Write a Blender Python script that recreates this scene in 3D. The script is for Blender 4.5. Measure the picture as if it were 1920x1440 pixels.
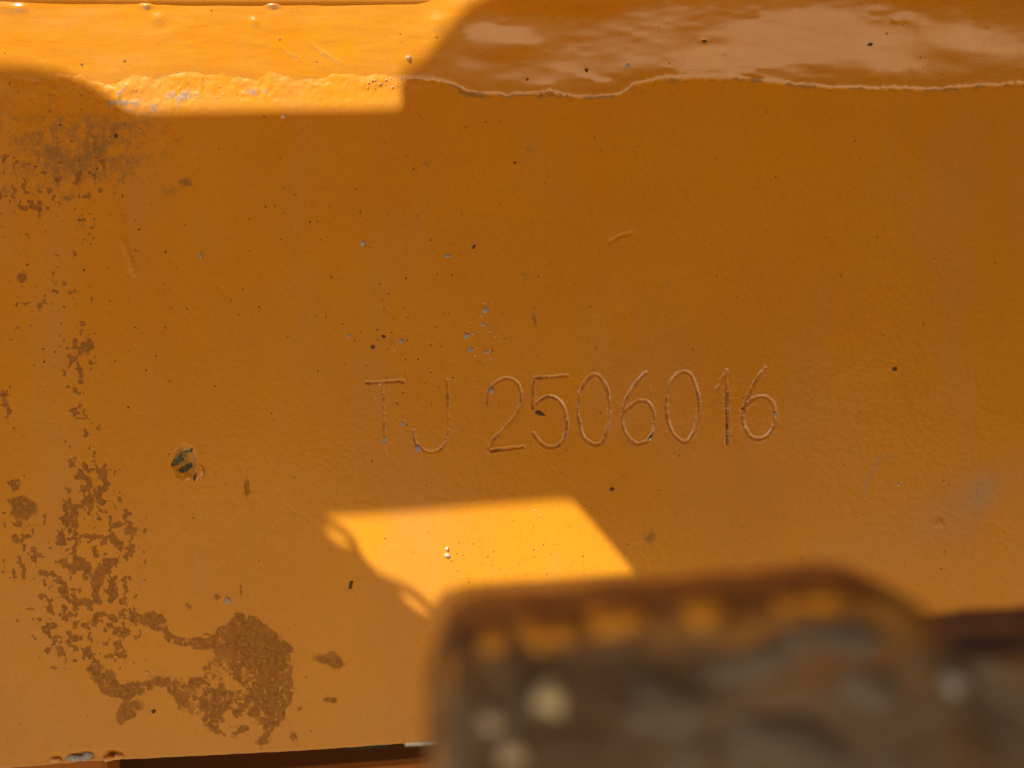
import bpy, bmesh, math, random
import numpy as np
from mathutils import Vector, noise as mnoise

for o in list(bpy.data.objects):
    bpy.data.objects.remove(o)
SC = bpy.context.scene
C = SC.collection

# ---------------------------------------------------------------- camera, sky, sun, exposure
# One photo pixel on the plate is 0.1 mm.  The plate's face is the plane y = 0, the camera looks along +y.
K = 1e-4
D = 0.20
cam_d = bpy.data.cameras.new('camera')
cam = bpy.data.objects.new('camera', cam_d); C.objects.link(cam)
cam.location = (0, -D, 0); cam.rotation_euler = (math.radians(90), 0, 0)
cam_d.sensor_width = 36; cam_d.lens = 36 * D / 0.192
cam_d.clip_start = 0.002; cam_d.clip_end = 200
cam_d.dof.use_dof = True; cam_d.dof.focus_distance = D; cam_d.dof.aperture_fstop = 9.4
SC.camera = cam

S = Vector((-0.35, -0.55, 0.76)).normalized()          # towards the sun
elev = math.asin(S.z); azim = math.atan2(S.x, S.y)
w = bpy.data.worlds.new("World"); SC.world = w; w.use_nodes = True
nt = w.node_tree
sky = nt.nodes.new('ShaderNodeTexSky'); sky.sky_type = 'NISHITA'; sky.sun_disc = False
sky.sun_elevation = elev; sky.sun_rotation = azim
bg = nt.nodes['Background']; bg.inputs['Strength'].default_value = 0.05
nt.links.new(sky.outputs[0], bg.inputs['Color'])
sl = bpy.data.lights.new('sun', 'SUN'); sl.energy = 4.2; sl.angle = math.radians(0.7); sl.color = (1, 0.93, 0.82)
sun = bpy.data.objects.new('sun', sl); C.objects.link(sun)
sun.rotation_euler = (-S).to_track_quat('-Z', 'Y').to_euler()
SC.view_settings.view_transform = 'Standard'; SC.view_settings.look = 'None'
SC.view_settings.gamma = 1; SC.view_settings.exposure = 0.76

# ---------------------------------------------------------------- helpers
rng = np.random.default_rng(7)
TAB = rng.random((16, 256, 256))
def vn(x, y, seed=0):
    x = np.asarray(x, float); y = np.asarray(y, float)
    ix = np.floor(x).astype(int); iy = np.floor(y).astype(int)
    fx = x - ix; fy = y - iy
    fx = fx*fx*(3-2*fx); fy = fy*fy*(3-2*fy)
    t = TAB[seed % 16]
    a = t[ix & 255, iy & 255]; b = t[(ix+1) & 255, iy & 255]
    c = t[ix & 255, (iy+1) & 255]; d = t[(ix+1) & 255, (iy+1) & 255]
    return (a*(1-fx)+b*fx)*(1-fy) + (c*(1-fx)+d*fx)*fy
def fbm(x, y, s, seed=0, octv=4):
    v = 0; amp = 1; tot = 0
    for i in range(octv):
        v = v + amp*vn(x/s + 31.7*i, y/s + 17.3*i, seed+i); tot += amp; amp *= .5; s = s/2.03
    return v/tot
def sstep(a, b, x):
    t = np.clip((x-a)/(b-a), 0, 1); return t*t*(3-2*t)
def gau(X, Y, cx, cy, sx, sy, ang=0):
    c, s = math.cos(math.radians(ang)), math.sin(math.radians(ang))
    u = (X-cx)*c + (Y-cy)*s; v = -(X-cx)*s + (Y-cy)*c
    return np.exp(-(u*u/(sx*sx) + v*v/(sy*sy)))
def segdist(X, Y, pts):
    """distance to a polyline and arc length along it"""
    best = np.full(X.shape, 1e9); arc = np.zeros(X.shape); run = 0
    for (ax, ay), (bx, by) in zip(pts[:-1], pts[1:]):
        dx, dy = bx-ax, by-ay; L = math.hypot(dx, dy)
        if L < 1e-6: continue
        t = np.clip(((X-ax)*dx + (Y-ay)*dy)/(L*L), 0, 1)
        d = np.hypot(X-ax-t*dx, Y-ay-t*dy)
        m = d < best
        best = np.where(m, d, best); arc = np.where(m, run+t*L, arc); run += L
    return best, arc
def inpoly(X, Y, poly):
    ins = np.zeros(X.shape, bool); n = len(poly)
    for i in range(n):
        x1, y1 = poly[i]; x2, y2 = poly[(i+1) % n]
        if y1 == y2: continue
        c = ((y1 > Y) != (y2 > Y)) & (X < (x2-x1)*(Y-y1)/(y2-y1)+x1)
        ins ^= c
    return ins
def polysd(X, Y, poly):
    """signed distance, positive inside"""
    d, _ = segdist(X, Y, list(poly)+[poly[0]])
    return np.where(inpoly(X, Y, poly), d, -d)
def smooth(pts, n=6, closed=False):
    """Catmull-Rom through the points"""
    P = [np.array(p, float) for p in pts]; out = []
    N = len(P); rng_ = range(N if closed else N-1)
    for i in rng_:
        p0 = P[(i-1) % N] if closed or i > 0 else P[0]
        p1 = P[i]; p2 = P[(i+1) % N]
        p3 = P[(i+2) % N] if closed or i+2 < N else P[-1]
        for k in range(n):
            t = k/n
            out.append(tuple(.5*((2*p1)+(-p0+p2)*t+(2*p0-5*p1+4*p2-p3)*t*t+(-p0+3*p1-3*p2+p3)*t**3)))
    if not closed: out.append(tuple(P[-1]))
    return out

def PW(px, py, d=0.0):
    """point at depth d (metres in front of the plate) seen at a photo position"""
    k = K*(D-d)/D
    return Vector(((px-960)*k, -d, (720-py)*k))

def empty(name, loc, label, cat, group=None):
    o = bpy.data.objects.new(name, None); C.objects.link(o); o.location = loc
    o.empty_display_size = .01
    o['label'] = label; o['category'] = cat
    if group: o['group'] = group
    return o
def link(name, me, mat, parent=None, label=None, kind=None):
    o = bpy.data.objects.new(name, me); C.objects.link(o)
    if mat and not me.materials: me.materials.append(mat)
    if parent:
        o.parent = parent
        top = parent; off = Vector((0, 0, 0))
        while top: off += top.location; top = top.parent
        o.location = -off                      # meshes are written in world coordinates
    if label: o['label'] = label
    if kind: o['kind'] = kind
    return o
def mesh_np(name, V, F, attrs=None, smooth_=True):
    me = bpy.data.meshes.new(name)
    n = len(V); m = len(F)
    me.vertices.add(n); me.vertices.foreach_set('co', np.ascontiguousarray(V, dtype=np.float32).ravel())
    me.loops.add(4*m); me.loops.foreach_set('vertex_index', np.ascontiguousarray(F, dtype=np.int32).ravel())
    me.polygons.add(m)
    me.polygons.foreach_set('loop_start', np.arange(0, 4*m, 4, dtype=np.int32))
    me.polygons.foreach_set('loop_total', np.full(m, 4, dtype=np.int32))
    me.update(calc_edges=True)
    me.polygons.foreach_set('use_smooth', np.full(m, smooth_, dtype=bool))
    for k, a in (attrs or {}).items():
        at = me.attributes.new(k, 'FLOAT', 'POINT'); at.data.foreach_set('value', np.ascontiguousarray(a, dtype=np.float32))
    me.validate()
    return me
def subset(V, F, attrs):
    idx, inv = np.unique(F.ravel(), return_inverse=True)
    return V[idx], inv.reshape(F.shape), {k: a[idx] for k, a in attrs.items()}
def bm_mesh(name, bm, sm=False):
    bmesh.ops.recalc_face_normals(bm, faces=bm.faces)
    me = bpy.data.meshes.new(name); bm.to_mesh(me); bm.free()
    if sm: me.polygons.foreach_set('use_smooth', [True]*len(me.polygons))
    return me
def gridf(ny, nx):
    i = np.arange(ny*nx).reshape(ny, nx)
    # rows run downwards in the picture, faces look towards -y
    return np.stack([i[:-1, :-1], i[1:, :-1], i[1:, 1:], i[:-1, 1:]], -1).reshape(-1, 4)

# ---------------------------------------------------------------- materials
class NM:
    def __init__(s, name):
        s.m = bpy.data.materials.new(name); s.m.use_nodes = True; s.t = s.m.node_tree
        s.b = s.t.nodes['Principled BSDF']
        s.pos = s.t.nodes.new('ShaderNodeNewGeometry').outputs['Position']
    def n(s, typ, **kw):
        x = s.t.nodes.new(typ)
        for k, v in kw.items(): setattr(x, k, v)
        return x
    def put(s, sock, v):
        if isinstance(v, (int, float)): sock.default_value = v
        elif isinstance(v, (tuple, list)): sock.default_value = tuple(v)+((1,) if len(v) == 3 and sock.type == 'RGBA' else ())
        else: s.t.links.new(v, sock)
    def noise(s, scale, detail=3, rough=.55, stretch=None, dist=0):
        x = s.n('ShaderNodeTexNoise'); x.inputs['Scale'].default_value = scale
        x.inputs['Detail'].default_value = detail; x.inputs['Roughness'].default_value = rough
        x.inputs['Distortion'].default_value = dist
        p = s.pos
        if stretch:
            mp = s.n('ShaderNodeMapping'); mp.inputs['Scale'].default_value = stretch
            s.t.links.new(s.pos, mp.inputs['Vector']); p = mp.outputs[0]
        s.t.links.new(p, x.inputs['Vector']); return x.outputs['Fac']
    def math(s, op, a, b=0.0, c=None):
        x = s.n('ShaderNodeMath', operation=op); s.put(x.inputs[0], a); s.put(x.inputs[1], b)
        if c is not None: s.put(x.inputs[2], c)
        return x.outputs[0]
    def ramp(s, v, a, b, lo=0.0, hi=1.0):
        x = s.n('ShaderNodeMapRange'); x.interpolation_type = 'SMOOTHSTEP'
        s.put(x.inputs['Value'], v); s.put(x.inputs['From Min'], a); s.put(x.inputs['From Max'], b)
        s.put(x.inputs['To Min'], lo); s.put(x.inputs['To Max'], hi); return x.outputs[0]
    def mix(s, f, a, b):
        x = s.n('ShaderNodeMix', data_type='RGBA'); s.put(x.inputs[0], f); s.put(x.inputs[6], a); s.put(x.inputs[7], b)
        return x.outputs[2]
    def attr(s, name):
        x = s.n('ShaderNodeAttribute'); x.attribute_name = name; return x.outputs['Fac']
    def bump(s, h, dist, strength=1.0, prev=None):
        x = s.n('ShaderNodeBump'); x.inputs['Distance'].default_value = dist; x.inputs['Strength'].default_value = strength
        s.put(x.inputs['Height'], h)
        if prev: s.t.links.new(prev, x.inputs['Normal'])
        return x.outputs[0]
    def out(s, col=None, rough=None, normal=None, **kw):
        if col is not None: s.put(s.b.inputs['Base Color'], col)
        if rough is not None: s.put(s.b.inputs['Roughness'], rough)
        if normal is not None: s.put(s.b.inputs['Normal'], normal)
        for k, v in kw.items(): s.put(s.b.inputs[k.replace('_', ' ')], v)
        return s.m

ORANGE = (0.745, 0.303, 0.003)
def paint(name, rough=.42, coat=.17, coat_rough=.16, cior=1.55, base=ORANGE, streak=None, bumpk=1.0, streaks=False):
    a = NM(name)
    big = a.noise(38, 3, .5)
    fine = a.noise(2600, 3, .6)
    med = a.noise(420, 4, .6)
    col = a.mix(a.ramp(big, .35, .65, 0, .5), base, tuple(v*f for v, f in zip(base, (.93, .86, .8))))
    col = a.mix(a.ramp(med, .45, .8, 0, .20), col, (.60, .185, .008))
    col = a.mix(a.ramp(fine, .45, .75, 0, .38), col, (.55, .17, .01))
    edge = a.math('ADD', a.math('MULTIPLY', a.math('SUBTRACT', a.noise(1500, 4, .65), .5), .8),
                  a.math('MULTIPLY', a.math('SUBTRACT', a.noise(5200, 3, .7), .5), .5))
    # pale dust
    sh = a.attr('shine')            # extra gloss on the stamped strokes, added to brighten their highlights
    du = a.attr('dust')
    duf = a.math('MULTIPLY', du, a.ramp(a.math('ADD', fine, a.math('MULTIPLY', edge, .6)), .2, .75, .35, 1))
    col = a.mix(duf, col, (.46, .30, .19))
    # grey-green grime worked into the paint
    gr = a.attr('grime')
    gn = a.math('ADD', a.math('MULTIPLY', a.math('SUBTRACT', a.noise(650, 5, .7), .5), 2.0), a.math('MULTIPLY', edge, .7))
    grf = a.ramp(a.math('ADD', gr, gn), .30, 1.05, 0, .70)
    col = a.mix(grf, col, (.25, .145, .055))
    # brown film of dried mud with crisp edges
    st = a.attr('stain')
    stf = a.ramp(a.math('ADD', st, a.math('MULTIPLY', edge, .55)), .36, .76, 0, 1)
    mud = a.mix(a.ramp(a.noise(1300, 5, .75), .40, .62), (.17, .058, .012), (.37, .155, .032))
    mud = a.mix(a.ramp(a.noise(230, 4, .65), .47, .66, 0, .6), mud, (.42, .17, .03))
    col = a.mix(a.math('MULTIPLY', stf, .76), col, mud)
    # bare dark metal and old green-black paint
    dk = a.attr('bare')
    dkf = a.ramp(a.math('ADD', dk, a.math('MULTIPLY', edge, .4)), .4, .7, 0, 1)
    col = a.mix(dkf, col, a.mix(a.ramp(a.noise(2400, 3), .4, .65), (.045, .042, .022), (.16, .14, .06)))
    gy = a.attr('primer')
    gyf = a.ramp(a.math('ADD', gy, a.math('MULTIPLY', edge, 1.0)), .48, .66, 0, 1)
    col = a.mix(a.math('MULTIPLY', gyf, .7), col, (.30, .26, .225))
    r = a.math('ADD', a.ramp(med, .3, .7, rough-.05, rough+.07), a.math('MULTIPLY', a.math('ADD', stf, a.math('ADD', duf, grf)), .22))
    nb = a.bump(fine, 2.0e-5*bumpk, .8)
    nb = a.bump(a.noise(330, 2), 5e-5*bumpk, .18, nb)
    if streaks: nb = a.bump(a.noise(420, 5, .62, (.22, 1, 1), .6), 1.6e-4, .8, nb)
    nb = a.bump(stf, 2.5e-5, .8, nb)
    cw = a.math('MULTIPLY', a.math('SUBTRACT', 1.0, a.math('MINIMUM', a.math('ADD', stf, a.math('ADD', duf, grf)), 1.0)), coat)
    a.b.inputs['Specular IOR Level'].default_value = .34
    if streaks: coat_rough = a.ramp(a.noise(260, 4, .6, (.18, 1, 1)), .3, .7, .10, .30)
    return a.out(col, r, nb, Coat_Weight=a.math('MINIMUM', a.math('ADD', cw, a.math('MULTIPLY', sh, .9)), 1.0), Coat_Roughness=coat_rough, Coat_IOR=a.math('ADD', cior, a.math('MULTIPLY', sh, .8)))

M_PAINT = paint('orange_plate_paint')
M_BEAD = paint('orange_bead_paint', rough=.26, coat=1.0, coat_rough=.13, cior=1.95, bumpk=.45, streaks=True)
M_BEAM = paint('dull_orange_paint', base=(.42, .13, .008), rough=.65, coat=0.0)
def plain(name, col, col2, scale, rough=.6, metallic=0.0, bump=3e-5):
    a = NM(name); f = a.noise(scale, 4, .6)
    return a.out(a.mix(a.ramp(f, .35, .65), col, col2), rough, a.bump(f, bump, .8), Metallic=metallic)
M_PRIMER = plain('grey_primer', (.30, .27, .27), (.52, .47, .46), 3000)
M_SAND = plain('pale_sand', (.62, .45, .30), (.75, .62, .48), 3000)
M_GLINT = plain('cream_glint', (.88, .74, .48), (.80, .66, .42), 900)
M_DARK = plain('dark_grit', (.06, .035, .015), (.13, .065, .02), 3000)
M_MUD = plain('dried_mud', (.20, .085, .022), (.30, .13, .035), 1800)
M_GREYDIRT = plain('grey_dirt', (.12, .082, .064), (.19, .142, .118), 160)
M_FLAKE = plain('lifted_paint_flake', (.80, .40, .14), (.72, .30, .06), 1500)
M_STEEL = plain('bare_steel', (.55, .52, .48), (.40, .37, .33), 900, .3, .6)
M_SIDE = plain('dark_brown_paint', (.07, .035, .012), (.10, .05, .015), 20, .7)
M_PANEL = plain('olive_grey_paint', (.22, .20, .10), (.28, .25, .13), 20, .7)
M_BLACK = plain('dark_matte', (.03, .022, .008), (.05, .035, .010), 300, .85)

# ---------------------------------------------------------------- what the plate carries (photo pixels)
GLYPHS = [
 ('stamped_letter', 'stamped letter T', [[(687,718),(721,716),(755,714)], [(718,720),(720,790),(722,852)]], [1.15, .35]),
 ('stamped_letter', 'stamped letter J', [smooth([(839,712),(840,760),(841,800),(838,823),(828,840),(815,847),(800,846),(787,838),(777,825),(776,808)])], [.72]),
 ('stamped_digit', 'stamped digit 2', [smooth([(914,755),(916,738),(924,722),(935,713),(950,709),(966,714),(975,728),(977,748),(972,770),(960,787),(940,808),(925,825),(916,840)]), [(921,845),(981,838)]], [1.1, 1.25]),
 ('stamped_digit', 'stamped digit 5', [[(1063,704),(1003,709),(1000,722),(999,765)], smooth([(999,765),(1010,752),(1028,743),(1045,748),(1056,762),(1062,785),(1061,812),(1050,832),(1036,838),(1020,835),(1007,822),(1000,812)])], [1.2, 1.1]),
 ('stamped_digit', 'first stamped digit 0, after the 5', [smooth([(1113,702),(1100,713),(1091,727),(1086,745),(1084,770),(1088,800),(1098,824),(1118,834),(1132,825),(1140,800),(1144,772),(1141,740),(1132,715),(1122,704)], closed=True)], [1.0]),
 ('stamped_digit', 'first stamped digit 6, after the first 0', [smooth([(1211,698),(1195,715),(1182,735),(1172,757),(1168,780),(1170,803),(1182,825),(1197,832),(1212,827),(1224,813),(1228,795),(1226,773),(1218,757),(1203,751),(1188,757),(1172,770),(1167,782)])], [1.15]),
 ('stamped_digit', 'second stamped digit 0, before the 1', [smooth([(1280,697),(1263,708),(1254,730),(1250,758),(1252,785),(1262,812),(1280,828),(1292,824),(1303,803),(1311,770),(1308,735),(1298,707),(1289,698)], closed=True)], [1.0]),
 ('stamped_digit', 'stamped digit 1 with dark dirt in its stem', [[(1344,730),(1352,717),(1362,697)], [(1363,695),(1363,740),(1364,832)]], [1.0, 1.0]),
 ('stamped_digit', 'last stamped digit 6, right end of the number', [smooth([(1435,690),(1418,713),(1405,738),(1397,760),(1393,782),(1396,800),(1407,817),(1422,823),(1438,817),(1450,802),(1454,785),(1450,758),(1438,745),(1422,744),(1405,753),(1393,765)])], [1.25]),
]
TOE = [(-1000,150),(-200,158),(0,150),(130,165),(220,165),(300,150),(350,142),(450,150),(500,158),(600,156),(690,148),(760,150),(830,156),(880,176),(950,183),(985,182),(1030,176),(1060,184),(1110,187),(1160,181),(1190,163),(1240,152),(1340,150),(1400,152),(1450,158),(1550,167),(1700,171),(1760,170),(1830,166),(1920,158),(2200,150),(3000,160)]
def toe(x): return np.interp(x, [p[0] for p in TOE], [p[1] for p in TOE]) + 3*(vn(np.asarray(x)/22., np.asarray(x)*0+3.5, 5)-.5) + 4*(vn(np.asarray(x)/7., np.asarray(x)*0+8.5, 6)-.5)
EDGE = [(-1200,1512),(0,1438),(200,1423),(560,1405),(800,1388),(1920,1318),(3200,1240)]
def edge(x): return np.interp(x, [p[0] for p in EDGE], [p[1] for p in EDGE])

def axis(segs):
    out = []
    for a, b, st in segs:
        n = max(1, int(round((b-a)/st))); out += [a+(b-a)*i/n for i in range(n)]
    return np.array(out+[segs[-1][1]])
xs = axis([(-1000,-40,30),(-40,310,2.4),(310,385,1.4),(385,675,2.4),(675,1470,1.25),(1470,1960,2.4),(1960,2900,30)])
ys = axis([(-60,110,20),(110,680,2.4),(680,860,1.25),(860,1440,2.4)])
X, Y0 = np.meshgrid(xs, ys)
Y = np.where(Y0 > 1230, 1230+(Y0-1230)*(edge(X)-1230)/210., Y0)

H = np.zeros_like(X)                    # height towards the camera, in photo pixels
H += 1.2*(fbm(X, Y, 420, 1, 2)-.5)*2
region = np.zeros(X.shape, int)
stain = np.zeros_like(X); grime = np.zeros_like(X); dust = np.zeros_like(X); bare = np.zeros_like(X); primer = np.zeros_like(X); shine = np.zeros_like(X)

ROPE = {(0,0):.03, (2,1):.03, (3,0):.03, (1,0):.18, (0,1):.15}
for gi, (nm, lb, strokes, amps) in enumerate(GLYPHS):
    near = np.full(X.shape, 1e9); g = np.zeros_like(X)
    for si, (pl, amp) in enumerate(zip(strokes, amps)):
        wig = 1.1*(vn(X/9., Y/9., 9)-.5)
        d, arc = segdist(X+wig, Y+wig, pl)
        rope = ROPE.get((gi, si), .10)
        bead = (1-rope)+rope*np.cos(arc/6.4*2*math.pi + 5*vn(arc/24., arc*0+gi, 3)) + .6*(vn(arc/6., arc*0+gi*3, 6)-.5)
        var = .35+1.15*vn(arc/30.+gi*7, arc*0+si, 4)
        prof = np.exp(-(d/2.1)**2) * 3.4*bead*var*amp
        burr = .2*np.exp(-((d-5.2)/1.6)**2)*var*amp
        g = np.where(prof > -g, np.minimum(g, -prof), g) + burr*(prof < .6)
        near = np.minimum(near, d)
        grime += .9*sstep(.62, .85, vn(arc/15.+gi*5, arc*0+si, 7))*np.exp(-(d/3.2)**2)
    H += g; shine = np.maximum(shine, sstep(9, 3, near))
    region[near < 6.8] = gi+1
    if 'digit 1' in lb:
        d, arc = segdist(X, Y, [(1363,738),(1364,830)])
        bare += .48*np.exp(-(d/3.0)**2)*(.55+.6*vn(arc/14., arc*0, 2)); stain += .95*np.exp(-(d/4.4)**2)
        d2 = gau(X, Y, 1342, 755, 12, 22); stain += .42*d2

# drilled-looking gouge with old paint showing
gx, gy = 346, 866
ga = gau(X, Y, gx, gy, 26, 34, -12)
rr = np.hypot((X-gx)/25., (Y-gy)/35.)
rr = rr+.16*(fbm(X, Y, 14, 3, 2)-.5)
H += np.where(rr < 1, -7*(1-rr**2), 0) + 2.2*(fbm(X, Y, 7, 8, 2)-.5)*(rr < 1)
region[rr < 1.12] = 50
streaks = np.maximum(gau(X, Y, 334, 862, 23, 7.0, -42), gau(X, Y, 347, 877, 19, 7.5, -32))
streaks = np.maximum(streaks, .8*gau(X, Y, 344, 848, 17, 4, -20)); streaks = np.maximum(streaks, gau(X, Y, 358, 844, 6, 3, -50))
bare += 1.15*streaks*(rr < 1.02)*(.45+1.1*fbm(X, Y, 9, 6, 3))
grime += .7*sstep(1.0, .8, rr)*sstep(905, 880, Y)

# dried mud: large patch, its arms, and the crumbs spreading up the left side
big = smooth([(238,1155),(262,1147),(300,1150),(318,1172),(338,1193),(365,1193),(392,1186),(425,1162),(452,1149),(480,1158),(520,1178),(542,1200),(551,1240),(549,1290),(552,1320),(535,1345),(515,1375),(498,1396),(480,1394),(492,1360),(470,1372),(430,1388),(395,1374),(372,1352),(345,1338),(325,1312),(312,1292),(290,1290),(262,1308),(232,1318),(200,1312),(186,1290),(166,1275),(158,1252),(178,1245),(212,1258),(226,1280),(262,1275),(300,1268),(340,1273),(372,1262),(388,1240),(400,1218),(372,1216),(345,1214),(310,1198),(290,1178),(262,1178)], 4, True)
sd = polysd(X, Y, big) + 11*(fbm(X, Y, 16, 2, 3)-.5)*2
core = sstep(-6, 9, sd)
wear = fbm(X, Y, 13, 11, 4)*.6+fbm(X, Y, 45, 12, 2)*.4
wear2 = gau(X, Y, 415, 1300, 75, 75)+.8*gau(X, Y, 430, 1370, 70, 30)
core = core*(1-wear2*sstep(.40, .62, wear)*.75)
core = core*(1-.5*sstep(.60, .72, fbm(X, Y, 7, 9, 3)))
stain = np.maximum(stain, core)
dens = (.60*gau(X, Y, 190, 1080, 75, 130)+.40*gau(X, Y, 125, 1190, 60, 75)+.46*gau(X, Y, 205, 1200, 70, 50)
        +.42*gau(X, Y, 160, 990, 60, 60)+.37*gau(X, Y, 150, 790, 34, 150)+.22*gau(X, Y, 90, 560, 110, 130)+.30*gau(X, Y, 40, 360, 80, 50)+.24*gau(X, Y, 150, 300, 170, 110)+.44*gau(X, Y, 25, 960, 26, 110)+.26*gau(X, Y, 60, 1060, 60, 110)
        +.36*gau(X, Y, 240, 1000, 40, 45)+.30*gau(X, Y, 150, 660, 55, 30)+.30*gau(X, Y, 10, 760, 18, 60)+.30*gau(X, Y, 190, 890, 30, 40))
cr = fbm(X*1.0+5*vn(X/9., Y/9., 2), Y*.85, 9.5, 6, 4)*.9+fbm(X, Y, 60, 7, 2)*.10
crumb = sstep(-.02, .07, cr-(.80-.66*np.clip(dens, 0, .50)))
crumb *= (X < 275)
stain = np.maximum(stain, crumb*.95)
ENZ = fbm(X, Y, 12, 4, 3)
for cx, cy, sx, sy, an, k in [(238,1335,30,16,-35,.95),(620,1237,30,17,5,.85),(623,1313,18,5.5,5,.9),(553,1386,9,15,-35,.8),(463,905,4.6,26,2,.95),(464,922,8,7,0,.75),
      (352,1140,9,10,0,.8),(407,1120,8,10,0,.7),(452,1105,3.5,11,0,.8),(42,522,11,9,20,.75),(188,1075,14,20,20,.7),(45,950,24,22,0,.9),(47,985,16,7,0,.85),
      (270,1388,40,5,-12,.38),(560,1330,20,7,-50,.42),(300,1385,16,4,15,.4)]:
    stain = np.maximum(stain, k*gau(X, Y, cx, cy, sx*1.15, sy*1.15, an)*(1.1+2.2*(ENZ-.5)))
# grime high on the left
gm = .75*gau(X, Y, 140, 290, 110, 42)+.5*gau(X, Y, 40, 345, 80, 45)+.6*gau(X, Y, 215, 230, 90, 40)+.45*gau(X, Y, 60, 210, 90, 40)+.30*gau(X, Y, 250, 330, 120, 60)
gm = np.clip(gm, 0, .9)*(.15+1.5*fbm(X, Y, 46, 10, 5))*(.6+.8*fbm(X, Y, 9, 3, 2))
gm = np.maximum(gm*.95, .66*gau(X, Y, 150, 270, 210, 120)*2*fbm(X, Y, 24, 8, 4))
grime += gm
for cx, cy, sx, sy, an, k in [(350,342,13,9,20,.9),(128,372,12,6,0,.8),(320,360,14,9,0,.45),(105,530,6,6,0,.9),(800,308,11,9,0,.75),(745,298,6,5,0,.6),(1003,598,5,13,-15,1.0),
      (985,515,7,15,-40,.7),(992,280,13,9,0,.55),(780,210,10,8,0,.35),(1400,150,20,7,0,.6),(1220,1010,14,12,0,.6),(1345,755,14,20,0,.5),(1380,720,15,10,0,.35),(1215,1000,22,20,0,.4),
      (900,680,16,6,45,.55),(735,640,10,8,0,.5),(1200,300,40,15,0,.25),(880,174,30,8,10,.85),(1020,178,22,6,0,.8),(150,430,30,16,0,.35),(560,620,60,25,0,.25),(725,590,40,12,5,.35)]:
    grime += k*gau(X, Y, cx, cy, sx, sy, an)
# rubbed, sandy metal along the toe of the weld, left half
rub = (.95*gau(X, Y, 345, 172, 42, 24)+.85*gau(X, Y, 225, 186, 34, 22)+.7*gau(X, Y, 480, 172, 40, 14)+.6*gau(X, Y, 290, 205, 60, 16)+.45*gau(X, Y, 190, 160, 60, 10)+.35*gau(X, Y, 650, 160, 90, 10))
grain = fbm(X, Y, 8, 13, 3)
primer += np.clip(rub, 0, 1)*(.30+.75*sstep(.40, .62, .5*grain+.5*fbm(X, Y, 13, 9, 3)))
tn = fbm(X, Y, 18, 3, 4)
grime += .95*np.exp(-np.clip(Y-toe(X)+2, 0, 99)/7.)*sstep(.36, .60, tn)*sstep(760, 860, X)
strip = sstep(60, 0, Y-toe(X))*sstep(860, 700, X)
H += (1.5*np.clip(rub, 0, 1)+.8*strip)*(grain-.5)*2 + strip*5*sstep(40, 0, Y-toe(X))*(fbm(X, Y, 30, 14, 2))
# dust smears
dust += .55*gau(X, Y, 1840, 925, 26, 34, 25)+.28*gau(X, Y, 1870, 900, 70, 40, -30)+.22*gau(X, Y, 1700, 1000, 150, 60, -20)+.25*gau(X, Y, 1790, 960, 60, 60)
dust += .14*sstep(1180, 1440, Y)+.10*fbm(X, Y, 90, 15, 3)  # paler towards the lower edge, plus random mottling
for pl, wd, k in [([(1650,856),(1638,880),(1624,905),(1620,925)], 3.2, .7), ([(1650,856),(1680,853)], 2, .4), ([(1670,375),(1700,430),(1740,500)], 1.8, .12)]:
    d, a_ = segdist(X, Y, smooth(pl)); dust += k*np.exp(-(d/wd)**2)
# scratches and bumps in the surface
for pl, wd, k in [([(1143,455),(1160,443),(1183,437)], 3.0, -2.4), ([(233,455),(243,485),(252,512)], 6, 2.0), ([(241,514),(250,507)], 3, -1.6), ([(1000,592),(1006,608)], 3, -1.5),
                  ([(1757,984),(1762,976),(1765,984)], 4, 2.6), ([(83,296),(82,305)], 3, 2), ([(458,882),(463,925)], 4, -1)]:
    d, a_ = segdist(X, Y, pl); H += k*np.exp(-(d/wd)**2)
sr = random.Random(11)
for k_ in range(16):
    ax, ay = sr.uniform(60, 1850), sr.uniform(220, 1150); an = sr.gauss(1.2, .5); L = sr.uniform(40, 190); bw = sr.uniform(-.12, .12)
    pl = [(ax+t*L*math.cos(an+bw*t), ay+t*L*math.sin(an+bw*t)) for t in (0, .33, .66, 1)]
    m_ = (abs(X-ax) < L+20) & (abs(Y-ay) < L+20)
    d, a_ = segdist(X[m_], Y[m_], pl); e_ = np.exp(-(d/1.4)**2)*(.4+.8*vn(a_/20., a_*0, k_))*np.clip(np.minimum(a_, L-a_)/30, 0, 1)
    dust[m_] += sr.uniform(.10, .26)*e_; H[m_] -= .35*e_
dust += .13*sstep(.5, .75, fbm(X*1.6, Y*.45, 150, 12, 4))
# knocked lower edge
for cx, s_, k in [(105,14,9),(143,13,10),(162,13,10),(212,16,9),(205,10,7)]:
    g_ = gau(X, Y, cx, edge(X)-6, s_, 8); H -= k*g_
    if k == 10: primer += 1.1*g_; 
    else: bare += .15*g_; stain += .4*g_
H += .55*(fbm(X, Y, 7, 1, 2)-.5)

V = np.stack([(X-960)*K, -H*K, (720-Y)*K], -1)
ny, nx = X.shape
att = dict(stain=stain, grime=grime, dust=np.clip(dust, 0, 1), bare=bare, primer=primer, shine=shine*(.3+.9*fbm(X, Y, 16, 5, 2))*(.45+.55*sstep(820, 1150, X)))
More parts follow.
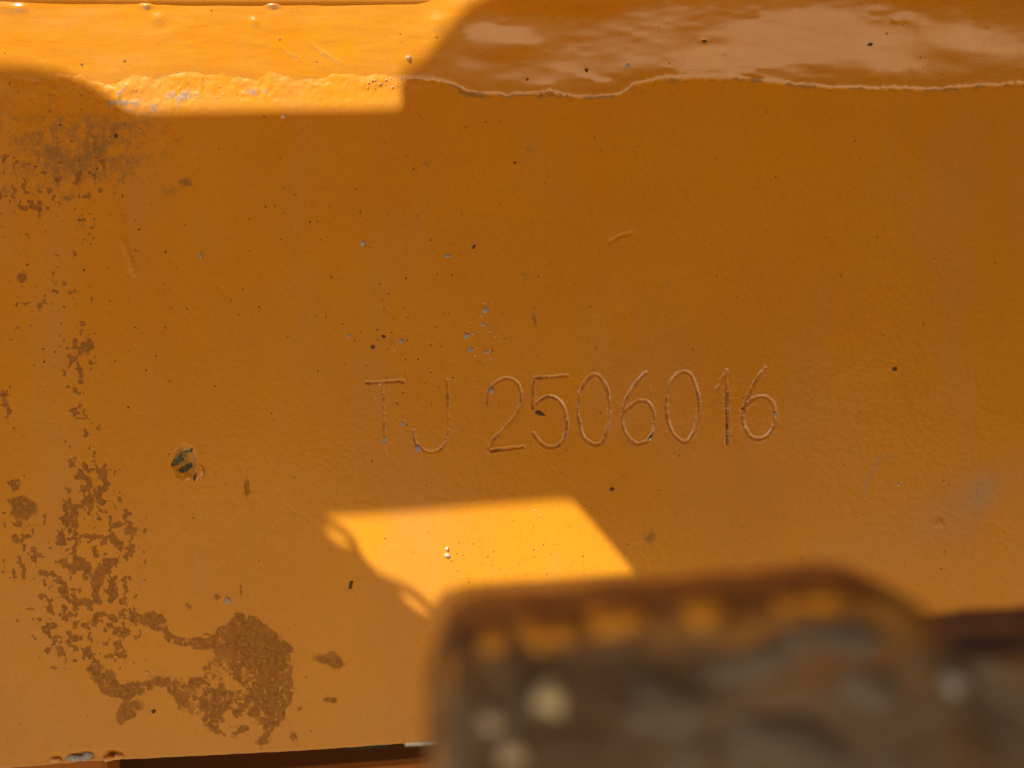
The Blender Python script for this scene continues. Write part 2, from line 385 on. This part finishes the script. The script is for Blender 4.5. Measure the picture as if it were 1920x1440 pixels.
# bevelled lower edge, underside and back
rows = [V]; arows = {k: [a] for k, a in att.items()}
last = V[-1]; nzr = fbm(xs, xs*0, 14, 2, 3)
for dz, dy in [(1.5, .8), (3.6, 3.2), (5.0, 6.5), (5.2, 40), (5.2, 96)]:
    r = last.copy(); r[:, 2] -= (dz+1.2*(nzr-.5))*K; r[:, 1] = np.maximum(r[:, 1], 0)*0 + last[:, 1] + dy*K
    rows.append(r[None]); [arows[k].append(att[k][-1][None]*.5 if k != 'dust' else np.full((1, nx), .75 if dy < 4 else .1)) for k in att]  # bevel rows made paler than the face, through the dust mask
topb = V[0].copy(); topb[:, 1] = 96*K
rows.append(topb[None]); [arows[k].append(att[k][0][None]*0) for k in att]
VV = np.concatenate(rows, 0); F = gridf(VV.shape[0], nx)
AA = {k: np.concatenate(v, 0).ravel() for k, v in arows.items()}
VV = VV.reshape(-1, 3)
reg = np.zeros(VV.shape[0], int); reg[:region.size] = region.ravel()
freg = np.min(reg[F], 1)

plate = empty('painted_plate', (0, 0, -0.075), 'orange painted steel plate stamped TJ 2506016, with a weld bead along its top', 'steel plate')
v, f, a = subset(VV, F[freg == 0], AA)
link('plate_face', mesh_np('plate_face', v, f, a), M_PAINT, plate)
for gi, (nm, lb, _, _) in enumerate(GLYPHS):
    v, f, a = subset(VV, F[freg == gi+1], AA)
    link(nm, mesh_np(nm, v, f, a), M_PAINT, plate, lb)
v, f, a = subset(VV, F[freg == 50], AA)
gouge = link('gouge', mesh_np('gouge', v, f, a), M_PAINT, plate, 'round gouge with green-black old paint and lifted flakes')

# ---------------------------------------------------------------- weld bead
def toe_s(x): return np.interp(x, [-1000,0,300,700,830,960,1100,1180,1260,1500,1700,1920,3000], [154,156,156,152,160,178,182,172,158,156,168,160,158])
def bead_h(x, py):
    """height of the bead above the plate at a photo position, in pixels"""
    t0 = toe(x); u = (t0-py)                       # pixels above the toe
    left = sstep(900, 780, x)
    sharp = 7.0*(1-np.exp(-np.clip(u, 0, 1e9)/2.2))*(1-left) + 2.5*left*(1-np.exp(-np.clip(u, 0, 1e9)/9.))
    us = toe_s(x)-py
    dome = (1-left)*((30+9*sstep(1150, 1420, x))*sstep(2, 178, us)+4*np.sin(np.clip(us/170., 0, 1)*math.pi)) + left*17*np.clip(us/170., 0, 1)
    lum = 10*(fbm(x, py, 210, 2, 3)-.5)*sstep(0, 60, u)*(1-.8*left) + 6.5*(fbm(x*.30, py, 60, 4, 3)-.5)*sstep(0, 25, u)*(1-.75*left)
    lum = lum + 1.6*(fbm(x*.35, py, 18, 8, 2)-.5)*sstep(0, 15, u)
    lum = lum - 9*gau(x, py, 945, 92, 60, 26) + 5*gau(x, py, 1300, 100, 50, 35) - 5*gau(x, py, 1790, 100, 50, 16)
    h = sharp+dome+lum*.8
    return np.where(u < 0, -3, h)
ts = np.concatenate([[-.02, 0, .004, .010, .018, .028, .04, .055], np.linspace(.07, 1, 84)])
bx = axis([(-1000,-40,30),(-40,1960,2.0),(1960,2900,30)])
BX, T = np.meshgrid(bx, ts[::-1])
TO = toe(BX); BY = TO - T*(TO+34)
BH = bead_h(BX, BY)
BH = np.where(T <= 0, -4, BH)
# spatter, nicks and ridges on the bead
for cx, cy, sx, sy, an, k in [(280,17,10,4,0,5),(515,16,11,4,0,5),(300,40,12,9,0,2.2),(480,45,8,6,50,2.4),(615,105,28,3,32,3.0),(550,105,20,2.6,32,2.2),(820,50,14,12,0,2.5),
     (20,18,24,9,10,2),(45,20,12,6,0,2.5),(1768,18,12,4,0,-1.5),(1410,150,18,4,10,2.5),(1665,52,7,4,0,-1.2),(1315,85,8,4,0,-1)]:
    BH += k*gau(BX, BY, cx, cy, sx, sy, an)
BV = np.stack([(BX-960)*K, -BH*K, (720-BY)*K], -1).reshape(-1, 3)
toeg = 1.1*sstep(.04, .0, T)*sstep(.40, .60, fbm(BX, BY, 20, 9, 4))*sstep(760, 860, BX)
battr = dict(primer=(.85*gau(BX, BY, 360, 152, 40, 12)+.6*gau(BX, BY, 470, 155, 30, 8)).ravel(),
             grime=(toeg+.6*gau(BX, BY, 60, 160, 60, 8)+.7*gau(BX, BY, 1415, 150, 18, 5)+.8*gau(BX, BY, 1025, 176, 20, 4)).ravel(),
             dust=(.15*fbm(BX, BY, 60, 3, 3)).ravel())
bead = link('weld_bead', mesh_np('weld_bead', BV, gridf(*BX.shape), battr), M_BEAD, plate)

# edge of the flange above the bead (only its lower lip is in view)
def flange_bot(x): return np.interp(x, [-1000, 0, 400, 900, 960, 1160, 1400, 2900], [6, 11, 15, 14, 13, -3, -25, -60])
fx = axis([(-1000,-40,30),(-40,1500,4),(1500,2900,30)])
prof = [(0, 20), (0, 34), (1.5, 38.5), (5, 41), (10, 42), (60, 43), (860, 44), (864, 40), (864, -60)]     # (up, out)
FXr, PI_ = np.meshgrid(fx, np.arange(len(prof)))
up = np.array([p[0] for p in prof])[PI_]; outp = np.array([p[1] for p in prof])[PI_]-21 + np.minimum(up, 60)*.12
fz = flange_bot(FXr)-up + .8*(fbm(FXr, up*0, 25, 5, 2)-.5)
FV = np.stack([(FXr-960)*K, -(outp+.5*(fbm(FXr, up*3, 40, 6, 2)-.5))*K, (720-fz)*K], -1).reshape(-1, 3)
link('flange_edge', mesh_np('flange_edge', FV, gridf(*FXr.shape)[:, ::-1].copy()), M_PAINT, plate)

# ---------------------------------------------------------------- chips, grit and flakes (each its own small lump)
rnd = random.Random(3)
def lump(px, py, rx, ry, h, ang=0, base=0.0, n=9, jag=.25, bm=None):
    """irregular low dome lying on the surface at height base (px)"""
    own = bm is None
    if own: bm = bmesh.new()
    a0 = math.radians(ang); rings = []
    jit = [1+rnd.uniform(-jag, jag) for _ in range(n)]
    for k, hh in ((1.0, -.8), (.82, .55*h), (.45, h)):
        ring = []
        for i in range(n):
            t = 2*math.pi*i/n; u = rx*math.cos(t)*k*jit[i]; v_ = ry*math.sin(t)*k*jit[i]
            x = px+u*math.cos(a0)-v_*math.sin(a0); y = py+u*math.sin(a0)+v_*math.cos(a0)
            ring.append(bm.verts.new(((x-960)*K, -(base+hh+rnd.uniform(-.12, .12)*h)*K, (720-y)*K)))
        rings.append(ring)
    for r0, r1 in zip(rings[:-1], rings[1:]):
        for i in range(n): bm.faces.new((r0[i], r0[(i+1) % n], r1[(i+1) % n], r1[i]))
    bm.faces.new(rings[-1])
    return bm
def part_lump(name, mat, *a, parent=plate, label=None, **k):
    return link(name, bm_mesh(name, lump(*a, **k)), mat, parent, label)
def sbase(px, py):
    """surface height of the plate or bead there"""
    if py < float(toe(px)): return float(bead_h(np.array(float(px)), np.array(float(py))))
    j = int(np.argmin(abs(xs-px))); i = int(np.argmin(abs(ys-py))); return float(H[i, j])

for px, py, rx, ry, h, an in [(681,456,5.5,6,2.2,0),(839,480,8,4,2,0),(377,479,4.5,6,2,0),(752,639,6,5,2,0),(655,629,4.5,4,1.5,0),(911,582,8,5,1.8,-60),(907,609,5,4,1.6,0),
        (876,630,8,6,1.8,-30),(882,656,7,4,1.6,-40),(912,660,6,3.4,1.5,-20),(922,733,7,4.5,2,-50),(785,842,7.5,6.5,2.4,20),(721,825,4.5,7,2,0),(754,795,4.5,5,1.8,0),(1454,777,5.5,5.5,2.2,0),(427,1126,6,6,2.4,0),
        (1175,127,4.5,6,2,0),(143,1423,14,7,3,0),(132,1421,9,6,2.4,0),(162,1419,12,8,3,-10),(985,1340,6,5,2,0)]:
    if py > 1330 and px > 800: continue
    part_lump('paint_chip', M_PRIMER, px, py, rx, ry, h, an, base=sbase(px, py))
for px, py, rx, ry, h in [(766,110,6,5,5),(531,219,5,4,4),(838,1029,4.5,4,4),(839,1041,6,4.5,4),(1219,824,3.5,4,2.5),(713,720,3,3,2),(1684,909,3,3.4,3)]:
    part_lump('sand_grain', M_SAND, px, py, rx, ry, h, 0, base=sbase(px, py), n=8)
for px, py, rx, ry, h, an in [(658,1096,4,11,1.4,12),(1678,692,5,5,2,0),(699,651,5,4.5,1.6,0),(719,631,4,3.6,1.4,0),(1012,775,12,4.5,1.4,22),(888,463,3,6,1.3,35),(965,305,3,3,1.5,0),(288,1334,5,4,1.4,0),
        (1147,917,5,4,1.6,0),(1624,91,5.5,3.6,1.6,0),(1316,86,5,2.5,1.2,0),(1099,136,4,4,1.5,0),(989,152,3,3,1.2,0),(1218,820,4,8,1.2,50),(217,255,4,5,1.2,0)]:
    part_lump('dark_grit', M_DARK, px, py, rx, ry, h, an, base=sbase(px, py))
for px, py, rx, ry, h, an in [(386,1192,9,5,2.2,-10),(275,1261,7,4,2,0),(205,1424,16,5,3,-8),(222,1419,9,6,3.5,0),(100,1427,12,5,3,0)]:
    part_lump('paint_flake', M_FLAKE if px != 386 else M_PAINT, px, py, rx, ry, h, an, base=sbase(px, py))
# flakes standing up at the rim of the gouge
def flake(pts, lift, name='lifted_flake', mat=M_FLAKE):
    bm = bmesh.new(); top = []; bot = []
    for i, (x, y, h) in enumerate(pts):
        top.append(bm.verts.new(((x-960)*K, -(h+lift)*K, (720-y)*K))); bot.append(bm.verts.new(((x-960)*K, -(h+lift-1.2)*K, (720-y)*K)))
    bm.faces.new(top); bm.faces.new(bot[::-1])
    for i in range(len(top)): bm.faces.new((top[i], bot[i], bot[(i+1) % len(top)], top[(i+1) % len(top)]))
    return link(name, bm_mesh(name, bm), mat, gouge)
flake([(366,901,1),(374,888,3),(381,880,4),(383,889,4),(377,899,3),(374,895,2),(369,903,1)], 0.5)
flake([(346,900,0),(352,896,2),(358,893,2.5),(357,898,2),(350,902,.5)], 0.5)
flake([(363,892,0),(367,886,1),(368,896,1),(365,903,0),(361,898,0)], 0.2, 'dark_flake', M_DARK)
flake([(372,868,0),(381,878,2.5),(380,888,2.5),(374,892,1),(371,880,0)], 0.3, mat=M_PAINT)

# specks nobody could count
def specks(name, mat, items):
    bm = bmesh.new()
    for px, py, r, h, el, an in items:
        lump(px, py, r*el, r/el, h, an, base=sbase(px, py), n=6, bm=bm)
    link(name, bm_mesh(name, bm), mat, plate, kind='stuff')
def scatter(n, fn): return [fn() for _ in range(n)]
def uni(r0, r1, h): return (rnd.uniform(-20, 1940), rnd.uniform(30, 1400), rnd.uniform(r0, r1)*rnd.choice((.6, .8, 1, 1)), h, rnd.uniform(1, 1.5), rnd.uniform(0, 180))
def near(cx, cy, sx, sy, r0, r1, h): return (rnd.gauss(cx, sx), min(1395, max(25, rnd.gauss(cy, sy))), rnd.uniform(r0, r1), h, rnd.uniform(1, 1.4), rnd.uniform(0, 180))
dk = scatter(210, lambda: uni(.9, 2.3, .7)) + scatter(90, lambda: near(560, 560, 330, 200, .9, 2.4, .7)) + scatter(60, lambda: near(150, 420, 110, 160, 1, 3, .7)) + scatter(50, lambda: near(750, 650, 90, 60, .9, 2.2, .7)) + scatter(40, lambda: near(1000, 1040, 90, 30, .8, 1.8, .6))
M_FLECK = plain('brown_fleck', (.16, .065, .012), (.28, .11, .018), 2500)
specks('dark_specks', M_DARK, dk[::3])
specks('brown_specks', M_FLECK, [k for i, k in enumerate(dk) if i % 3])
lt = scatter(70, lambda: uni(.7, 1.7, 1.2)) + scatter(26, lambda: near(900, 620, 26, 34, .9, 2.4, 1.3)) + scatter(14, lambda: near(740, 730, 30, 40, .8, 2, 1.2)) + scatter(16, lambda: near(1650, 1000, 80, 50, .7, 1.6, 1.2)) + scatter(30, lambda: near(360, 172, 130, 14, .7, 1.8, 1.2)) + scatter(16, lambda: near(720, 157, 40, 6, .9, 2.4, 2.2))
specks('pale_specks', M_SAND, lt)

# ---------------------------------------------------------------- blurred rusty block in front
def star_block(outline_px, d, depth, name, mat, parent, cx, cy, rough=1.0, seed=0.0):
    """rounded slab: outline given at photo positions for depth d; depth = thickness going back"""
    pts = smooth(outline_px, 8, True); c = PW(cx, cy, d)
    ring = [PW(px, py, d) for px, py in pts]; n = len(ring)
    bm = bmesh.new(); rows = []
    for back, sc in ((depth, .97), (depth*.97, 1), (depth*.6, 1), (depth*.3, 1), (depth*.12, 1), (.0022, .995), (.0010, .975), (.0003, .94), (0, .88), (0, .8), (0, .7), (0, .58), (0, .45), (0, .3), (0, .14)):
        row = []
        for p in ring:
            q = c+(p-c)*sc; q = Vector((q.x, -d+back, q.z))
            nn = mnoise.noise(q*160+Vector((seed, 0, 0)))*.0007+mnoise.noise(q*520)*.00035
            q += Vector((nn*.4, nn, nn*.4))*rough
            row.append(bm.verts.new(q))
        rows.append(row)
    for r0, r1 in zip(rows[:-1], rows[1:]):
        for i in range(n): bm.faces.new((r0[i], r0[(i+1) % n], r1[(i+1) % n], r1[i]))
    bm.faces.new(rows[0]); bm.faces.new(rows[-1])
    return link(name, bm_mesh(name, bm, True), mat, parent)
a = NM('rusty_dirty_steel')
n1 = a.noise(95, 5, .65); n2 = a.noise(300, 4, .65); n3 = a.noise(130, 3, .5, dist=1)
col = a.mix(a.ramp(n1, .4, .6), (.10, .042, .012), (.19, .080, .022))
col = a.mix(a.ramp(n2, .5, .66, 0, .8), col, (.05, .028, .012))
sep = a.n('ShaderNodeSeparateXYZ'); a.t.links.new(a.pos, sep.inputs[0])
low = a.ramp(a.math('ADD', sep.outputs['Z'], a.math('MULTIPLY', a.math('SUBTRACT', n3, .5), .012)), -.019, -.026)
col = a.mix(a.math('MULTIPLY', low, a.ramp(n3, .42, .62, .15, .75)), col, (.16, .115, .088))
rim = a.ramp(a.math('ADD', sep.outputs['Z'], a.math('MULTIPLY', a.math('SUBTRACT', n3, .5), .006)), -.0215, -.018)  # worn orange-brown edge, brightened to offset the shade on the top faces
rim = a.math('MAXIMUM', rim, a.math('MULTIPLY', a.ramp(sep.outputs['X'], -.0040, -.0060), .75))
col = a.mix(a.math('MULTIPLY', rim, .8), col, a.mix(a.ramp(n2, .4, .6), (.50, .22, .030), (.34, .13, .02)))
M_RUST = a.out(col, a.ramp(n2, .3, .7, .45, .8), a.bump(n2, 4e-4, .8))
DB = 0.118
block = empty('rusty_block', PW(1350, 1500, DB), 'blurred rusty brown steel block close to the lens, worn orange paint along its top', 'steel block')
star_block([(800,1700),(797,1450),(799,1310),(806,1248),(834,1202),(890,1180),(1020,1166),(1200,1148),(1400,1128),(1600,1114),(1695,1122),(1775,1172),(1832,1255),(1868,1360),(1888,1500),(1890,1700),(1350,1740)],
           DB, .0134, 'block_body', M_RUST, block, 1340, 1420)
def dlump(name, mat, px, py, rx, ry, h, parent, ang=0, d=DB, n=12, label=None):
    bm = bmesh.new(); kx = K*(D-d)/D; c = PW(px, py, d); a0 = math.radians(ang); rings = []
    jit = [1+rnd.uniform(-.35, .35) for _ in range(n)]
    for k, hh in ((1.0, -.0008), (.85, h*.6), (.45, h), (.0, h*1.05)):
        if k == 0: tip = bm.verts.new(c+Vector((0, -hh, 0))); break
        ring = []
        for i in range(n):
            t = 2*math.pi*i/n; u = rx*math.cos(t)*k*jit[i]*kx; v_ = ry*math.sin(t)*k*jit[i]*kx
            ring.append(bm.verts.new(c+Vector((u*math.cos(a0)-v_*math.sin(a0), -hh, -(u*math.sin(a0)+v_*math.cos(a0))))))
        rings.append(ring)
    for r0, r1 in zip(rings[:-1], rings[1:]):
        for i in range(n): bm.faces.new((r0[i], r0[(i+1) % n], r1[(i+1) % n], r1[i]))
    for i in range(n): bm.faces.new((rings[-1][i], rings[-1][(i+1) % n], tip))
    return link(name, bm_mesh(name, bm, True), mat, parent, label)
for px, py, rx, ry, an in [(925,1206,30,20,10),(985,1176,18,14,0),(1008,1196,22,26,30),(1052,1192,34,18,-8),(1130,1176,30,22,12),(1170,1166,46,20,-6),(1120,1150,18,9,0),(1310,1156,30,24,20),(1338,1142,20,12,0),(1470,1136,24,12,0),(1535,1128,60,14,-4),(845,1260,9,34,0)]:
    dlump('worn_paint', M_PAINT, px, py, rx, ry, .0004, block, an, n=11)
for px, py, rx, ry, an in [(1250,1330,90,60,20),(1410,1250,110,40,-20),(1630,1290,90,40,30),(1480,1400,120,60,10),(1250,1430,70,50,0),(1560,1200,120,40,-5)]:
    dlump('grey_dirt', M_GREYDIRT, px, py, rx, ry, .0004, block, an, n=16)
dlump('glint_grit', M_GLINT, 1025, 1300, 30, 30, .0022, block)  # pale grit whose bright colour stands in for blurred glints
for px, py, r in [(1040,1325,16),(925,1350,24),(958,1405,26),(1785,1275,26)]:
    dlump('glint_grit', M_SAND if px < 1500 else M_PRIMER, px, py, r, r, .0012, block)
rb = empty('rusty_lug', PW(1980, 1500, DB-.02), 'brown blurred steel lug at the right edge, behind the rusty block', 'steel lug')
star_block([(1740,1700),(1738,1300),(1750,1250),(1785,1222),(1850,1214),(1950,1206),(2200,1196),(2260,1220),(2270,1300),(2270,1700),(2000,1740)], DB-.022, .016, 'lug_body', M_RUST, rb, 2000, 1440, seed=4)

# ---------------------------------------------------------------- behind and below the plate edge
def box(name, mat, lo, hi, parent=None, label=None, bev=.001, cat=None):
    bm = bmesh.new(); bmesh.ops.create_cube(bm, size=1)
    for v_ in bm.verts: v_.co = Vector([(lo[i]+hi[i])/2+v_.co[i]*(hi[i]-lo[i]) for i in range(3)])
    bmesh.ops.bevel(bm, geom=bm.edges[:], offset=bev, segments=3, affect='EDGES')
    return link(name, bm_mesh(name, bm), mat, parent, label)
beam = empty('rear_beam', (0, .06, -.16), 'dull orange beam out of focus below and behind the lower edge of the plate', 'beam')
def prism(name, mat, pts, d0, d1, parent, label=None):
    """slab between depths d0 and d1 whose front outline is given at photo positions"""
    bm = bmesh.new(); fr = [bm.verts.new(PW(x, y, d0)) for x, y in pts]; bk = [bm.verts.new(PW(x, y, d0)+Vector((0, d0-d1, 0))) for x, y in pts]
    bm.faces.new(fr); bm.faces.new(bk[::-1])
    for i in range(len(pts)): bm.faces.new((fr[i], bk[i], bk[(i+1) % len(pts)], fr[(i+1) % len(pts)]))
    bmesh.ops.recalc_face_normals(bm, faces=bm.faces)
    bmesh.ops.bevel(bm, geom=bm.edges[:], offset=.0008, segments=3, affect='EDGES')
    return link(name, bm_mesh(name, bm), mat, parent, label)
prism('beam_face', M_BEAM, [(-1200,1500),(380,1456),(900,1416),(2600,1330),(2600,2400),(-1200,2400)], -.05, -.08, beam)
prism('beam_web', M_BEAM, [(-1200,1100),(190,1100),(205,1700),(-1200,1700)], -.040, -.049, beam)
prism('dark_gap_sheet', M_BLACK, [(-1200,900),(2600,900),(2600,2000),(-1200,2000)], -.082, -.09, beam)  # dark sheet added to fill the dark gap behind the plate edge
prism('bright_clip', M_STEEL, [(752,1382),(830,1376),(830,1398),(752,1402)], -.035, -.038, beam, 'bare metal clip')
prism('dark_bracket', M_BLACK, [(640,1380),(735,1375),(735,1404),(640,1409)], -.044, -.047, beam)
# ---------------------------------------------------------------- unseen shade casters added around the plate: cut-out sheet, bar and panels
def cast(px, py, h, yy):
    """where the sun ray through a plate point (height h px) meets the plane y = yy"""
    p = Vector(((px-960)*K, -h*K, (720-py)*K)); t = (yy-p.y)/S.y; q = p+S*t
    return (q.x, q.z)
YG = -0.088
def slab_with_holes(name, mat, y, th, outer, holes, parent):
    me = bpy.data.curves.new(name, 'CURVE'); me.dimensions = '2D'; me.fill_mode = 'BOTH'
    for loop in [outer]+holes:
        sp = me.splines.new('POLY'); sp.points.add(len(loop)-1)
        for i, (x, z) in enumerate(loop): sp.points[i].co = (x, z, 0, 1)
        sp.use_cyclic_u = True
    me.extrude = th/2
    ob = bpy.data.objects.new('tmp', me); C.objects.link(ob)
    dg = bpy.context.evaluated_depsgraph_get(); m2 = bpy.data.meshes.new_from_object(ob.evaluated_get(dg))
    bpy.data.objects.remove(ob)
    for v_ in m2.vertices: x, z, e = v_.co; v_.co = (x, y+e, z)
    m2.name = name; m2.materials.clear()
    bm = bmesh.new(); bm.from_mesh(m2); bmesh.ops.recalc_face_normals(bm, faces=bm.faces); bm.to_mesh(m2); bm.free()
    return link(name, m2, mat, parent)
lower = [(560,962),(760,950),(900,938),(1045,929),(1070,931),(1095,957),(1152,1025),(1203,1087),(1010,1098),(880,1106),(838,1118),(812,1148),(790,1125),(765,1106),(735,1092),(712,1082),(692,1060),(678,1042),(670,1018),(648,997),(615,981)]
isl1 = [(598,980),(620,984),(648,1001),(664,1022),(658,1034),(636,1026),(612,1004)]
isl2 = [(732,1097),(756,1100),(785,1116),(812,1140),(814,1156),(800,1160),(774,1144),(750,1120)]
BHT = lambda x, y: sbase(x, y) if y < 150 else 0
upper = [(-420,120),(-200,128),(0,134),(70,138),(130,150),(190,178),(240,212),(262,219),(450,216),(700,213),(750,211),(757,200),(756,165),(764,148),(800,120),(835,82),(870,45),(905,22),(1000,10),(1130,-4),(1250,-30),(1150,-720),(-420,-720)]
uph = []
for x, y in upper:
    h = 22 if y < 15 else (sbase(x, y) if y < 160 else 0); uph.append(cast(x, y, h, YG))
gd = empty('shade_stencil', (-.0445, YG, .053), 'unseen orange sheet added to shade the plate, cut-outs shaped for the sun patches', 'shade sheet')  # added sheet, its holes shaped to let the sun patches through
x0, x1 = -.20, .115; z0 = cast(0, 1200, 0, YG)[1]
slab_with_holes('stencil_sheet', M_PAINT, YG, .0016, [(x0, z0), (x1, z0), (x1, .36), (x0, .36)],
                [[cast(x, y, 0, YG) for x, y in lower], [cast(x, y, 0, YG) for x, y in isl1], [cast(x, y, 0, YG) for x, y in isl2], uph], gd)
cb = empty('shade_bar', (0, -.14, .10), 'unseen orange bar added above the camera to shade the foot of the plate', 'bar')  # added bar, keeps sun off the foot of the plate
box('bar_body', M_BEAM, (-.3, -.152, .085), (.2, -.14, cast(0, 1180, 0, -.14)[1]), cb, bev=.0003)
hd = empty('shade_panel', (0, -.5, .4), 'unseen olive grey panels added behind the camera to block sun and sky', 'shade panel')  # added panels behind the camera, cut sun, sky and reflections
zt = cast(0, 1185, 0, -.5)[1]
hb = bmesh.new()
for yy in (-.5, -.51):
    hb.faces.new([hb.verts.new(q) for q in ((-.9, yy, -.22), (-.15, yy, -.06), (.6, yy, .03), (.6, yy, zt), (-.9, yy, zt))])
hb.verts.ensure_lookup_table()
for i in range(5): hb.faces.new((hb.verts[i], hb.verts[(i+1) % 5], hb.verts[5+(i+1) % 5], hb.verts[5+i]))
link('shade_panel_sheet', bm_mesh('shade_panel_sheet', hb), M_PANEL, hd)
box('upper_shade_sheet', M_PANEL, (-.9, -.51, cast(0, -790, 40, -.5)[1]), (.6, -.5, 1.7), hd)

sp = empty('side_blocker', (.25, -.02, -.075), 'unseen dark brown sheet added at the right to block sky light', 'side plate')  # added sheet, darkens the right by blocking sky
box('side_blocker_sheet', M_SIDE, (.25, -.49, -.075), (.262, -.012, .55), sp)

# ---------------------------------------------------------------- ground
gbm = bmesh.new(); bmesh.ops.create_grid(gbm, x_segments=40, y_segments=40, size=30)
for v_ in gbm.verts: v_.co.z = -.55+.02*mnoise.noise(v_.co*.7)
a = NM('dry_pale_ground'); f1 = a.noise(3, 5); f2 = a.noise(60, 4)
gcol = a.mix(a.ramp(f1, .35, .65), (.52, .43, .26), (.61, .51, .33)); gcol = a.mix(a.ramp(f2, .45, .7, 0, .5), gcol, (.43, .35, .20))
M_GROUND = a.out(gcol, .9, a.bump(f2, .01))
g = link('ground', bm_mesh('ground', gbm, True), M_GROUND); g['kind'] = 'structure'; g['label'] = 'dry pale ground in the sun below the machine'
